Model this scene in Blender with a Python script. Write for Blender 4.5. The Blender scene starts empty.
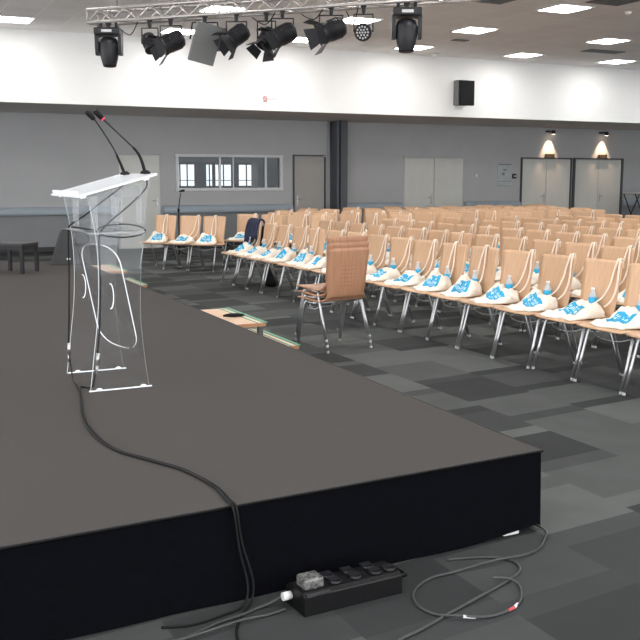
import bpy, bmesh, math, random
from mathutils import Vector, Matrix
PI = math.pi
R = math.radians
random.seed(7)
SC = bpy.context.scene
COL = SC.collection

# ------------------------------------------------------------------ materials
def mat(name, col, rough=0.6, metal=0.0, noise=0.0, nscale=20.0, spec=0.5, emis=None, estr=0.0, stretch=None, bump=0.0, trans=0.0):
    m = bpy.data.materials.new(name); m.use_nodes = True
    nt = m.node_tree; b = nt.nodes['Principled BSDF']
    b.inputs['Base Color'].default_value = (*col, 1)
    b.inputs['Roughness'].default_value = rough
    b.inputs['Metallic'].default_value = metal
    b.inputs['Specular IOR Level'].default_value = spec
    b.inputs['Transmission Weight'].default_value = trans
    if emis:
        b.inputs['Emission Color'].default_value = (*emis, 1); b.inputs['Emission Strength'].default_value = estr
    if noise > 0 or bump > 0:
        tc = nt.nodes.new('ShaderNodeTexCoord'); mp = nt.nodes.new('ShaderNodeMapping')
        if stretch: mp.inputs['Scale'].default_value = stretch
        n = nt.nodes.new('ShaderNodeTexNoise'); n.inputs['Scale'].default_value = nscale; n.inputs['Detail'].default_value = 4
        nt.links.new(tc.outputs['Object'], mp.inputs['Vector']); nt.links.new(mp.outputs[0], n.inputs['Vector'])
        if noise > 0:
            cr = nt.nodes.new('ShaderNodeValToRGB')
            cr.color_ramp.elements[0].position = 0.3; cr.color_ramp.elements[1].position = 0.7
            cr.color_ramp.elements[0].color = (*[max(0, c*(1-noise)) for c in col], 1)
            cr.color_ramp.elements[1].color = (*[min(1, c*(1+noise)) for c in col], 1)
            nt.links.new(n.outputs['Fac'], cr.inputs[0]); nt.links.new(cr.outputs[0], b.inputs['Base Color'])
        if bump > 0:
            bp = nt.nodes.new('ShaderNodeBump'); bp.inputs['Strength'].default_value = bump; bp.inputs['Distance'].default_value = 0.01
            nt.links.new(n.outputs['Fac'], bp.inputs['Height']); nt.links.new(bp.outputs[0], b.inputs['Normal'])
    return m

def math_node(nt, op, a, b=None):
    n = nt.nodes.new('ShaderNodeMath'); n.operation = op
    for i, v in enumerate((a, b)):
        if v is None: continue
        if isinstance(v, (int, float)): n.inputs[i].default_value = v
        else: nt.links.new(v, n.inputs[i])
    return n.outputs[0]

def carpet_mat():
    m = bpy.data.materials.new('carpet_tiles'); m.use_nodes = True; nt = m.node_tree; b = nt.nodes['Principled BSDF']
    tc = nt.nodes.new('ShaderNodeTexCoord'); sp = nt.nodes.new('ShaderNodeSeparateXYZ'); nt.links.new(tc.outputs['Object'], sp.inputs[0])
    X = sp.outputs[0]; Yr = sp.outputs[1]
    Yv = math_node(nt, 'SUBTRACT', Yr, math_node(nt, 'MULTIPLY', X, 0.10))
    M = lambda op, a, bb=None: math_node(nt, op, a, bb)
    i = M('FLOOR', M('DIVIDE', M('SUBTRACT', X, 2.72), 0.60))
    w1 = nt.nodes.new('ShaderNodeTexWhiteNoise'); w1.noise_dimensions = '1D'; nt.links.new(i, w1.inputs['W'])
    v = M('ADD', M('DIVIDE', Yv, 0.62), M('MULTIPLY', w1.outputs['Value'], 0.77))
    j = M('FLOOR', v); fr = M('FRACT', v)
    strip = M('LESS_THAN', fr, 0.24)
    cv = nt.nodes.new('ShaderNodeCombineXYZ'); nt.links.new(i, cv.inputs[0]); nt.links.new(j, cv.inputs[1]); nt.links.new(strip, cv.inputs[2])
    w2 = nt.nodes.new('ShaderNodeTexWhiteNoise'); w2.noise_dimensions = '3D'; nt.links.new(cv.outputs[0], w2.inputs['Vector'])
    cr = nt.nodes.new('ShaderNodeValToRGB'); cr.color_ramp.interpolation = 'CONSTANT'
    els = cr.color_ramp.elements
    els[0].position = 0; els[0].color = (.048, .051, .052, 1)
    els[1].position = .26; els[1].color = (.078, .083, .083, 1)
    for p, c in ((.5, (.105, .112, .11)), (.74, (.14, .148, .144)), (.92, (.062, .066, .067))):
        e = els.new(p); e.color = (*c, 1)
    nt.links.new(w2.outputs['Value'], cr.inputs[0])
    # fine ribbing of the pile
    wv = nt.nodes.new('ShaderNodeTexWave'); wv.inputs['Scale'].default_value = 30; wv.bands_direction = 'Y'; wv.inputs['Distortion'].default_value = 1.5
    nt.links.new(tc.outputs['Object'], wv.inputs['Vector'])
    nz = nt.nodes.new('ShaderNodeTexNoise'); nz.inputs['Scale'].default_value = 3; nz.inputs['Detail'].default_value = 5
    nt.links.new(tc.outputs['Object'], nz.inputs['Vector'])
    mm = M('ADD', M('MULTIPLY', wv.outputs['Fac'], .14), M('ADD', M('MULTIPLY', nz.outputs['Fac'], .26), .47))
    mx = nt.nodes.new('ShaderNodeVectorMath'); mx.operation = 'SCALE'
    nt.links.new(cr.outputs[0], mx.inputs[0]); nt.links.new(mm, mx.inputs['Scale'])
    nt.links.new(mx.outputs[0], b.inputs['Base Color']); b.inputs['Roughness'].default_value = .95; b.inputs['Specular IOR Level'].default_value = .15
    return m

def ceiling_mat():
    m = bpy.data.materials.new('ceiling_tiles'); m.use_nodes = True; nt = m.node_tree; b = nt.nodes['Principled BSDF']
    tc = nt.nodes.new('ShaderNodeTexCoord'); br = nt.nodes.new('ShaderNodeTexBrick')
    br.offset = 0; br.inputs['Scale'].default_value = 1; br.inputs['Brick Width'].default_value = .6; br.inputs['Row Height'].default_value = .6
    br.inputs['Mortar Size'].default_value = .012; br.inputs['Color1'].default_value = (.90, .885, .875, 1); br.inputs['Color2'].default_value = (.84, .825, .815, 1)
    br.inputs['Mortar'].default_value = (.97, .95, .93, 1)
    nt.links.new(tc.outputs['Object'], br.inputs['Vector']); nt.links.new(br.outputs['Color'], b.inputs['Base Color']); b.inputs['Roughness'].default_value = .9
    return m

def wood_mat(name, c1, c2, perforated=False):
    m = bpy.data.materials.new(name); m.use_nodes = True; nt = m.node_tree; b = nt.nodes['Principled BSDF']
    tc = nt.nodes.new('ShaderNodeTexCoord'); mp = nt.nodes.new('ShaderNodeMapping'); mp.inputs['Scale'].default_value = (30, 2.2, 2.2)
    n = nt.nodes.new('ShaderNodeTexNoise'); n.inputs['Scale'].default_value = 2.2; n.inputs['Detail'].default_value = 5
    nt.links.new(tc.outputs['Object'], mp.inputs[0]); nt.links.new(mp.outputs[0], n.inputs['Vector'])
    cr = nt.nodes.new('ShaderNodeValToRGB'); cr.color_ramp.elements[0].position = .3; cr.color_ramp.elements[1].position = .72
    cr.color_ramp.elements[0].color = (*c1, 1); cr.color_ramp.elements[1].color = (*c2, 1)
    nt.links.new(n.outputs['Fac'], cr.inputs[0])
    out = cr.outputs[0]
    oi = nt.nodes.new('ShaderNodeObjectInfo'); hs = nt.nodes.new('ShaderNodeHueSaturation')
    v = math_node(nt, 'ADD', math_node(nt, 'MULTIPLY', oi.outputs['Random'], .16), .92)
    nt.links.new(v, hs.inputs['Value']); nt.links.new(out, hs.inputs['Color']); out = hs.outputs[0]
    if perforated:
        M = lambda op, a, bb=None: math_node(nt, op, a, bb)
        sp = nt.nodes.new('ShaderNodeSeparateXYZ'); nt.links.new(tc.outputs['Object'], sp.inputs[0])
        px = .036; pz = .036
        fx = M('SUBTRACT', M('FRACT', M('ADD', M('DIVIDE', sp.outputs[0], px), .5)), .5)
        fz = M('SUBTRACT', M('FRACT', M('DIVIDE', M('SUBTRACT', sp.outputs[2], .5), pz)), .5)
        d = M('SQRT', M('ADD', M('POWER', fx, 2), M('POWER', fz, 2)))
        hole = M('LESS_THAN', d, .13)
        inx = M('LESS_THAN', M('ABSOLUTE', sp.outputs[0]), .09)
        inz = M('LESS_THAN', M('ABSOLUTE', M('SUBTRACT', sp.outputs[2], .69)), .11)
        f = M('MULTIPLY', hole, M('MULTIPLY', inx, inz))
        mx = nt.nodes.new('ShaderNodeMix'); mx.data_type = 'RGBA'; nt.links.new(f, mx.inputs[0]); nt.links.new(out, mx.inputs[6]); mx.inputs[7].default_value = (.16, .08, .05, 1)
        out = mx.outputs[2]
    nt.links.new(out, b.inputs['Base Color']); b.inputs['Roughness'].default_value = .38
    return m

def clear_mat(name, tint=(1, 1, 1), refl=0.12, haze=0.0):
    m = bpy.data.materials.new(name); m.use_nodes = True; nt = m.node_tree; nt.nodes.clear()
    o = nt.nodes.new('ShaderNodeOutputMaterial'); t = nt.nodes.new('ShaderNodeBsdfTransparent'); t.inputs[0].default_value = (*tint, 1)
    g = nt.nodes.new('ShaderNodeBsdfGlossy'); g.inputs[0].default_value = (.35, .36, .37, 1); g.inputs['Roughness'].default_value = .04
    d = nt.nodes.new('ShaderNodeBsdfTranslucent'); d.inputs[0].default_value = (.95, .97, 1, 1)
    d2 = nt.nodes.new('ShaderNodeBsdfDiffuse'); d2.inputs[0].default_value = (.95, .97, 1, 1)
    dm = nt.nodes.new('ShaderNodeMixShader'); nt.links.new(d.outputs[0], dm.inputs[1]); nt.links.new(d2.outputs[0], dm.inputs[2])
    f = nt.nodes.new('ShaderNodeLayerWeight')
    a = nt.nodes.new('ShaderNodeMixShader'); b = nt.nodes.new('ShaderNodeMixShader')
    nt.links.new(math_node(nt, 'ADD', math_node(nt, 'MULTIPLY', math_node(nt, 'POWER', f.outputs['Facing'], 4), .35), refl), a.inputs[0]); nt.links.new(t.outputs[0], a.inputs[1]); nt.links.new(g.outputs[0], a.inputs[2])
    b.inputs[0].default_value = haze; nt.links.new(a.outputs[0], b.inputs[1]); nt.links.new(dm.outputs[0], b.inputs[2]); nt.links.new(b.outputs[0], o.inputs[0])
    return m

MAT = dict(
    carpet=carpet_mat(), ceiling=ceiling_mat(),
    wall=mat('grey_wall_paint', (.43, .435, .44), .8, noise=.03, nscale=1.5),
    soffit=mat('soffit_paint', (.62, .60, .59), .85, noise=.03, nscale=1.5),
    acrylic_tab=clear_mat('clear_acrylic_tab', (.99, .99, .99), .06, .16),
    wall_low=mat('dado_grey_shaded', (.24, .25, .26), .7, noise=.03, nscale=2),  # dado grey, darkened partly for the shade under the rail
    rail=mat('dado_rail_blue_grey', (.36, .42, .47), .5, noise=.03, nscale=3),
    base=mat('baseboard_dark', (.03, .03, .033), .6, noise=.1),
    white=mat('bulkhead_white_paint', (.88, .88, .87), .8, noise=.01, nscale=2),
    door=mat('door_laminate', (.60, .605, .57), .5, noise=.03, nscale=3),
    door2=mat('door_taupe', (.36, .345, .32), .5, noise=.03, nscale=3),
    dframe=mat('door_frame_dark', (.07, .072, .075), .5, noise=.05),
    column=mat('column_blue_grey', (.075, .085, .10), .5, noise=.05, nscale=2),
    stage_top=mat('stage_carpet', (.060, .055, .0525), .95, noise=.12, nscale=260, spec=.15),
    skirt=mat('stage_skirt_cloth', (.0028, .003, .0045), .95, noise=.2, nscale=40, spec=.04),
    wood=wood_mat('beech_plywood', (.54, .33, .192), (.635, .41, .255)),
    wood_perf_shaded=wood_mat('beech_plywood_perforated_shaded', (.34, .17, .095), (.43, .225, .13), True),  # perforated beech, coloured darker for the shaded backs of the stack
    ply=mat('plywood_tread', (.62, .42, .29), .5, noise=.08, nscale=12, stretch=(1, 8, 1)),
    plyedge=mat('plywood_edge', (.42, .2, .1), .6, noise=.15, nscale=60, stretch=(1, 1, 6)),
    green=mat('green_nosing', (.10, .30, .19), .5, noise=.08, nscale=30),
    nos_white=mat('pale_nosing_line', (.60, .66, .58), .5, noise=.05, nscale=30),
    chrome=mat('chrome_tube', (.50, .50, .51), .30, .9, noise=.05, nscale=12),
    alu=mat('truss_aluminium', (.50, .47, .45), .42, .75, noise=.12, nscale=25),
    black=mat('black_plastic', (.005, .005, .0055), .5, noise=.15, nscale=30, spec=.2),
    blackmetal=mat('black_painted_metal', (.012, .012, .015), .4, noise=.1, nscale=20, spec=.35),
    dgrey=mat('dark_grey_lacquer', (.032, .032, .034), .5, noise=.08, nscale=12),
    greypanel=mat('grey_fixture_paint', (.14, .145, .14), .5, noise=.05, nscale=8),
    grille=mat('speaker_grille_grey', (.055, .057, .06), .6, noise=.2, nscale=150),
    lens=mat('pale_lens', (.8, .8, .82), .15, noise=.03, nscale=10, emis=(1, 1, 1), estr=.35),
    white_pl=mat('white_plastic', (.75, .75, .73), .4, noise=.03),
    cream=mat('cotton_canvas', (.80, .745, .655), .9, noise=.07, nscale=14, bump=.6),
    strap=mat('cotton_strap', (.84, .72, .60), .9, noise=.06, nscale=40),
    blue=mat('blue_print', (.02, .34, .58), .7, noise=.12, nscale=25),
    print_w=mat('white_print_lettering', (.62, .82, .90), .7, noise=.05),
    navy=mat('navy_cloth', (.012, .016, .045), .9, noise=.25, nscale=12, bump=.3),
    glass=clear_mat('window_glass', (.75, .77, .78), .045, 0),
    acrylic=clear_mat('clear_acrylic', (.992, .995, .995), .04, .012),
    acrylic_hazy=clear_mat('acrylic_top_glare', (.98, .985, .99), .18, .62),  # white haze mixed into the acrylic for glare on the reading top
    acr_edge=mat('acrylic_polished_edge_glow', (.82, .85, .87), .15, noise=.04, nscale=30, emis=(.9, .95, 1), estr=.25),  # faint emission paints the bright light caught by the acrylic rim
    acr_edge_dim=clear_mat('acrylic_edge_dimmed', (.9, .92, .92), .10, .30),  # dimmer copy of the rim, where edge highlights are weaker
    bottle=clear_mat('bottle_plastic', (.88, .93, .97), .10, .55),
    cable=mat('black_cable_rubber', (.006, .006, .0065), .6, noise=.1, spec=.2),
    gcable=mat('grey_cable_rubber', (.04, .042, .043), .5, noise=.1, nscale=20),
    red=mat('red_sign_print', (.55, .08, .09), .6, noise=.05),
    redled=mat('red_led_ring', (.8, .02, .05), .4, noise=.02, emis=(1, .05, .12), estr=1.2),
    greyprint=mat('grey_sign_print', (.5, .5, .5), .6, noise=.05),
    poster=mat('poster_paper', (.42, .45, .46), .6, noise=.1, nscale=8),
    poster_dark=mat('poster_dark_print', (.2, .22, .23), .6, noise=.1, nscale=8),
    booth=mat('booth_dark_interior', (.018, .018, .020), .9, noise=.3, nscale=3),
    winframe=mat('white_window_frame', (.62, .63, .64), .4, noise=.02),
    daylight=mat('reflected_window_glow', (.9, .95, 1), .5, noise=.01, emis=(.9, .95, 1), estr=1.5),
    panel=mat('light_diffuser', (1, 1, 1), .5, noise=.005, emis=(1, .985, .96), estr=17),
    warm=mat('warm_lamp', (1, .8, .6), .5, noise=.01, emis=(1, .75, .5), estr=14),
    amber=mat('emergency_sign_amber', (.45, .22, .08), .5, noise=.05),
    clearwin=mat('breaker_window_plastic', (.12, .12, .115), .12, noise=.8, nscale=60),
    tabletop=mat('white_table_laminate', (.7, .7, .7), .4, noise=.02),
    yel=mat('yellow_paper', (.6, .38, .08), .8, noise=.05),
)

# ------------------------------------------------------------------ mesh helpers
class MB:
    def __init__(s): s.bm = bmesh.new(); s.mats = []
    def mi(s, m):
        m = MAT[m]
        if m not in s.mats: s.mats.append(m)
        return s.mats.index(m)
    def face(s, vs, m=None, smooth=False):
        try: f = s.bm.faces.new(vs)
        except ValueError: return None
        if m: f.material_index = s.mi(m)
        f.smooth = smooth
        return f
    def box(s, c, d, m=None, mtx=None, bev=0.0):
        r = bmesh.ops.create_cube(s.bm, size=1.0)
        vs = r['verts']
        for v in vs: v.co = Vector((v.co.x*d[0], v.co.y*d[1], v.co.z*d[2]))
        fs = set(f for v in vs for f in v.link_faces)
        if m:
            k = s.mi(m)
            for f in fs: f.material_index = k
        if bev > 0:
            es = set(e for v in vs for e in v.link_edges)
            g = bmesh.ops.bevel(s.bm, geom=list(es), offset=bev, segments=2, affect='EDGES', profile=.5)
            vs = list(set(v for f in g['faces'] for v in f.verts) | set(v for v in vs if v.is_valid))
            if m:
                for v in vs:
                    for f in v.link_faces: f.material_index = k
        T = Matrix.Translation(Vector(c))
        if mtx is not None: T = mtx @ T
        for v in vs: v.co = T @ v.co
        return vs
    def tube(s, pts, r, m=None, seg=8, cap=True, mtx=None, smooth=True):
        pts = [Vector(p) for p in pts]; n = len(pts)
        rs = r if isinstance(r, (list, tuple)) else [r]*n
        rings = []; prev = None
        for i, p in enumerate(pts):
            if i == 0: t = pts[1]-pts[0]
            elif i == n-1: t = pts[-1]-pts[-2]
            else: t = (pts[i+1]-pts[i]).normalized()+(pts[i]-pts[i-1]).normalized()
            if t.length < 1e-9: t = Vector((0, 0, 1))
            t.normalize()
            if prev is None:
                a = Vector((0, 0, 1)) if abs(t.z) < .9 else Vector((1, 0, 0))
                u = t.cross(a).normalized()
            else:
                u = (prev - t*prev.dot(t))
                u = u.normalized() if u.length > 1e-6 else t.orthogonal().normalized()
            prev = u; w = t.cross(u)
            ring = []
            for k in range(seg):
                q = p + (u*math.cos(2*PI*k/seg)+w*math.sin(2*PI*k/seg))*rs[i]
                if mtx is not None: q = mtx @ q
                ring.append(s.bm.verts.new(q))
            rings.append(ring)
        for i in range(n-1):
            for k in range(seg):
                s.face([rings[i][k], rings[i][(k+1) % seg], rings[i+1][(k+1) % seg], rings[i+1][k]], m, smooth)
        if cap:
            s.face(list(reversed(rings[0])), m); s.face(rings[-1], m)
    def lathe(s, prof, m=None, seg=16, mtx=None, smooth=True):
        rings = []
        for (r, z) in prof:
            ring = []
            for k in range(seg):
                q = Vector((r*math.cos(2*PI*k/seg), r*math.sin(2*PI*k/seg), z))
                if mtx is not None: q = mtx @ q
                ring.append(s.bm.verts.new(q))
            rings.append(ring)
        for i in range(len(prof)-1):
            for k in range(seg):
                s.face([rings[i][k], rings[i][(k+1) % seg], rings[i+1][(k+1) % seg], rings[i+1][k]], m, smooth)
        s.face(list(reversed(rings[0])), m); s.face(rings[-1], m)
    def prism(s, poly, a, b, axis='y', m=None, edge=None, mtx=None, edge_fn=None):
        """poly of 2-D points extruded from a to b along axis"""
        def P(p, t):
            if axis == 'y': q = Vector((p[0], t, p[1]))
            elif axis == 'x': q = Vector((t, p[0], p[1]))
            else: q = Vector((p[0], p[1], t))
            return mtx @ q if mtx is not None else q
        A = [s.bm.verts.new(P(p, a)) for p in poly]; B = [s.bm.verts.new(P(p, b)) for p in poly]
        s.face(A, m); s.face(list(reversed(B)), m)
        n = len(poly)
        for i in range(n):
            e = edge or m
            if edge_fn: e = edge_fn(i) or e
            s.face([A[i], B[i], B[(i+1) % n], A[(i+1) % n]], e)
    def build(s, name, m=None, parent=None, loc=None):
        bmesh.ops.recalc_face_normals(s.bm, faces=s.bm.faces[:])
        me = bpy.data.meshes.new(name); s.bm.to_mesh(me); s.bm.free()
        if s.mats:
            for x in s.mats: me.materials.append(x)
        else: me.materials.append(MAT[m])
        o = bpy.data.objects.new(name, me); COL.objects.link(o)
        if parent: o.parent = parent
        if loc: o.location = loc
        return o

def tag(o, label, cat, group=None, kind=None):
    o['label'] = label; o['category'] = cat
    if group: o['group'] = group
    if kind: o['kind'] = kind
    return o
def thing(name, label, cat, loc=(0, 0, 0), rz=0.0, group=None):
    o = bpy.data.objects.new(name, None); COL.objects.link(o); o.empty_display_size = .1
    o.location = loc; o.rotation_euler = (0, 0, rz)
    return tag(o, label, cat, group)
def struct(o): o['kind'] = 'structure'; return o
def copy_tree(o, parent=None):
    c = o.copy(); COL.objects.link(c)
    if parent: c.parent = parent
    for ch in list(KIDS.get(o.name, [])): copy_tree(ch, c)
    return c
KIDS = {}
def register(root):
    for o in list(COL.objects):
        if o.parent: KIDS.setdefault(o.parent.name, [])
        if o.parent and o not in KIDS[o.parent.name]: KIDS[o.parent.name].append(o)
def smooth_pts(pts, n=6, closed=False):
    P = [Vector(p) for p in pts]; out = []
    for i in range(len(P)-1):
        p0 = P[max(i-1, 0)]; p1 = P[i]; p2 = P[i+1]; p3 = P[min(i+2, len(P)-1)]
        for k in range(n):
            t = k/n
            out.append(.5*((2*p1)+(p2-p0)*t+(2*p0-5*p1+4*p2-p3)*t*t+(3*p1-p0-3*p2+p3)*t**3))
    out.append(P[-1]); return out

# ------------------------------------------------------------------ camera
F = 950.0; PITCH = math.atan(142/950.0); YAW = R(26.1)
cam = bpy.data.cameras.new('camera'); co = bpy.data.objects.new('camera', cam); COL.objects.link(co)
cam.sensor_width = 36; cam.lens = F/640*36; cam.clip_end = 200; cam.clip_start = .05
co.location = (0, 0, 1.6); co.rotation_euler = (PI/2-PITCH, 0, -YAW)
SC.camera = co
fw = Vector((math.sin(YAW), math.cos(YAW), 0)); rt = Vector((math.cos(YAW), -math.sin(YAW), 0))
def proj(x, y, z):
    q = co.matrix_basis.inverted() @ Vector((x, y, z))
    return (320+F*q.x/-q.z, 320-F*q.y/-q.z) if q.z < -0.1 else (9999, 9999)

# ------------------------------------------------------------------ setting
XL, XR, YN, YW, YB, ZC, ZS = -6.0, 25.0, -5.0, 21.4, 18.55, 4.30, 2.98
b = MB(); b.box(((XL+XR)/2, (YN+YW)/2+.5, -.05), (XR-XL, YW-YN+1, .1)); struct(b.build('floor', 'carpet'))
b = MB(); b.box(((XL+XR)/2, (YN+YB)/2+.6, ZC+.05), (XR-XL, YB-YN+1.2, .1)); struct(b.build('ceiling', 'ceiling'))
# bulkhead: white band above the recess, with its soffit
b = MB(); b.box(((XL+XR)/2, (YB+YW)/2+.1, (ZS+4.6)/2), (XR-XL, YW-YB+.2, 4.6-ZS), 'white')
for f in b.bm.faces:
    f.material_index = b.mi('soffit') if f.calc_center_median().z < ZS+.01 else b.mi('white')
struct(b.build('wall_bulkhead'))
# far wall with the opening of the control-room window
WX0, WX1, WZ0, WZ1 = 6.80, 9.42, 1.34, 2.11
b = MB()
b.box(((XL+WX0)/2, YW+.1, 1.5), (WX0-XL, .2, 3.0)); b.box(((XR+WX1)/2, YW+.1, 1.5), (XR-WX1, .2, 3.0))
b.box(((WX0+WX1)/2, YW+.1, WZ0/2), (WX1-WX0, .2, WZ0)); b.box(((WX0+WX1)/2, YW+.1, (3+WZ1)/2), (WX1-WX0, .2, 3-WZ1))
struct(b.build('wall_far', 'wall'))
b = MB(); b.box((XL-.1, (YN+YW)/2, .2), (.2, YW-YN, .4)); b.box((XL-.1, (YN+YW)/2, 4.1), (.2, YW-YN, .6)); b.box((XL-.1, 20, 2.3), (.2, 2.8, 4.6))  # unseen wall, opened up as windows so daylight reaches the ceiling
for k in range(9): b.box((XL-.1, YN+.2+k*2.9, 2.3), (.2, .25, 4.6))
struct(b.build('wall_left', 'wall'))
b = MB(); b.box((XR+.1, (YN+YW)/2, 2.3), (.2, YW-YN, 4.6)); struct(b.build('wall_right', 'wall'))
# booth behind the window
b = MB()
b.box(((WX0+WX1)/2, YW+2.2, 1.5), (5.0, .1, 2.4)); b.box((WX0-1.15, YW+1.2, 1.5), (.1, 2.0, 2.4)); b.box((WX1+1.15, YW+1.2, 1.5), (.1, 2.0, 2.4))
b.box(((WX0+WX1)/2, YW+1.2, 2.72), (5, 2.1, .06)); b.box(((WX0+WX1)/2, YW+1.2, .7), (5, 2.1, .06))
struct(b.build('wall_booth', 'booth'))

n = [0]
def trim(x0, x1, z0, z1, d, m, name='trim', y=YW):
    n[0] += 1
    b = MB(); b.box(((x0+x1)/2, y-d/2, (z0+z1)/2), (x1-x0, d, z1-z0), None, None, min(d, z1-z0)*.25 if d > .03 else 0)
    return struct(b.build('%s_%d' % (name, n[0]), m))
segs = [(XL, 5.38), (6.44, 9.70), (11.10, 12.83), (14.80, 16.60), (20.36, XR)]
for x0, x1 in segs:
    # dado: rail with a rounded top, board below darkened partly for the rail's shade
    b = MB(); prof = [(YW, .80), (YW-.10, .80), (YW-.12, .84), (YW-.12, .90), (YW-.09, .95), (YW-.03, .975), (YW, .975)]
    b.prism(prof, x0, x1, 'x'); n[0] += 1; struct(b.build('trim_%d' % n[0], 'rail'))
    trim(x0, x1, .0, .80, .015, 'wall_low')
    trim(x0, x1, 0, .10, .03, 'base', 'baseboard')

# window
def window():
    w = bpy.data.objects.new('window_1', None); COL.objects.link(w); w.location = (WX0, YW, WZ0); struct(w)
    W = WX1-WX0; Hh = WZ1-WZ0
    b = MB()
    for (cx, cz, dx, dz) in ((W/2, -.005, W+.10, .07), (W/2, Hh+.005, W+.10, .06), (0, Hh/2, .07, Hh), (W, Hh/2, .07, Hh)):
        b.box((cx, -.01, cz), (dx, .09, dz), None, None, .006)
    for x in (1.05, 2.22): b.box((x, .0, Hh/2), (.05, .05, Hh))
    b.box((1.40, .03, Hh/2), (.025, .03, Hh))
    b.build('window_frame', 'winframe', w)
    b = MB(); b.box((W/2, .02, Hh/2), (W-.04, .008, Hh-.04)); b.build('glass_pane', 'glass', w)
    # dark interior roller blind at the top
    b = MB(); b.box((W/2, .12, Hh-.07), (W-.1, .02, .14)); b.build('blind', 'dframe', w)
window()
# glowing panels standing in for windows reflected in the glass, plus booth gear
k = 0
for (x0, x1) in ((6.85, 7.62), (7.95, 8.10), (8.2, 8.62), (8.85, 9.25), (9.4, 9.85)):
    k += 1
    o = bpy.data.objects.new('window_%d' % (k+1), None); COL.objects.link(o); o.location = (x0+.32, YW+2.14, 1.40); struct(o)
    b = MB(); b.box(((x1-x0)/2, 0, .27), (x1-x0, .01, .54)); b.build('glass_pane', 'daylight', o)
    b = MB()
    for t in ([.5] if x1-x0 < .5 else [.25, .5, .75]): b.box(((x1-x0)*t, -.02, .27), (.03, .03, .54))
    b.box(((x1-x0)/2, -.02, .14), (x1-x0, .03, .02)); b.build('window_bar', 'dframe', o)
t = thing('equipment_rack', 'dark equipment rack behind the right-hand pane of the control-room window', 'rack', (9.35, YW+.9, .75))
b = MB(); b.box((0, 0, .65), (.5, .45, 1.3), 'blackmetal', None, .01); b.build('cabinet', None, t)
b = MB()
for z in (.75, .95, 1.15): b.box((0, -.235, z), (.44, .02, .13), 'dgrey', None, .004)
b.build('rack_unit', None, t)

# doors
def door(num, x0, x1, ztop, leaves, m, fr='dframe', fw_=.05, hand=('r',)):
    d = bpy.data.objects.new('door_%d' % num, None); COL.objects.link(d); d.location = (x0, YW, 0); struct(d)
    W = x1-x0; b = MB()
    if fr == 'dframe':
        b.box((fw_/2, -.02, ztop/2), (fw_, .06, ztop)); b.box((W-fw_/2, -.02, ztop/2), (fw_, .06, ztop))
    b.box((W/2, -.02, ztop+.015), (W, .06, .035)); b.build('door_frame', fr, d)
    lw = (W-2*fw_)/leaves
    for i in range(leaves):
        b = MB(); b.box((fw_+lw*(i+.5), -.012, ztop/2-.005), (lw-.015, .03, ztop-.03), None, None, .004)
        lf = b.build('door_leaf', m, d)
        side = hand[i] if i < len(hand) else None
        if side:
            hx = fw_+lw*(i+1)-.08 if side == 'r' else fw_+lw*i+.08
            b = MB(); b.box((hx, -.035, 1.05), (.04, .012, .24), None, None, .004)
            b.tube([(hx, -.04, 1.09), (hx, -.08, 1.09), (hx+(-.12 if side == 'r' else .12), -.08, 1.09)], .012)
            b.build('door_handle', 'chrome', lf)
    return d
door(1, 5.40, 6.42, 2.13, 1, 'door', 'wall', .03, ('r',))
door(2, 9.74, 10.62, 2.13, 1, 'door2', 'dframe', .03, ('l',))
door(3, 12.87, 14.76, 2.13, 2, 'door', 'wall', .03, ('r', None))
door(4, 16.64, 18.42, 2.13, 2, 'door', 'dframe', .04, ('r', None))
door(5, 18.48, 20.34, 2.13, 2, 'door', 'dframe', .07, (None, 'l'))
b = MB(); b.box((11.95, YW-.012, 1.56), (1.70, .02, 1.14), None, None, .004); struct(b.build('trim_90', 'wall'))
# column
b = MB(); b.box((10.91, 21.21, ZS/2), (.30, .38, ZS), 'column', None, .01)
b.box((10.84, 21.01, ZS/2), (.02, .03, ZS), 'black')
struct(b.build('trim_91'))
b = MB(); b.tube([(10.55, YW-.04, 2.13), (10.68, YW-.04, 2.13), (10.70, YW-.04, ZS-.01)], .025); struct(b.build('trim_92', 'wall'))

# ------------------------------------------------------------------ ceiling lights
lights = []
for y, xs in ((17.5, (-.3, 2.70, 5.69, 8.12, 10.75, 13.6, 16.3, 19.2, 22.2)), (15.0, (-.3, 2.65, 5.60, 8.07, 10.52, 13.73, 16.6, 19.4, 22.2)),
              (12.5, (-3, -.3, 2.6, 5.4, 8.0, 10.5, 13.6, 16.4, 19.4)), (10.0, (-3, 0, 2.6, 5.4, 8.0, 10.6, 13.6, 17)),
              (7.5, (-3, 0, 2.6, 5.4, 8.0, 10.6, 13.6)), (5.0, (-3, 0, 2.6, 5.4, 8.0, 10.6)), (2.5, (-3, 0, 2.6, 5.4, 8.0)), (0, (-3, 0, 2.6, 5.4)), (-2.5, (-3, 0, 2.6, 5.4))):
    for x in xs: lights.append((x, y))
def make_light():
    t = thing('ceiling_light', '', 'ceiling light', (0, 0, ZC), 0, 'square recessed ceiling lights')
    b = MB()
    for (cx, cy, dx, dy) in ((0, .315, .66, .03), (0, -.315, .66, .03), (.315, 0, .03, .6), (-.315, 0, .03, .6)): b.box((cx, cy, -.008), (dx, dy, .016))
    b.build('frame', 'white_pl', t)
    b = MB(); b.box((0, 0, -.006), (.60, .60, .008)); b.build('diffuser', 'panel', t)
    return t
L0 = make_light(); register(L0)
ORD = ['first', 'second', 'third', 'fourth', 'fifth', 'sixth', 'seventh', 'eighth', 'ninth', 'tenth', 'eleventh', 'twelfth', 'thirteenth', 'fourteenth', 'fifteenth', 'sixteenth', 'seventeenth', 'eighteenth', 'nineteenth', 'twentieth', 'twenty-first', 'twenty-second']
rowy = sorted(set(y for x, y in lights), reverse=True)
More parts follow.
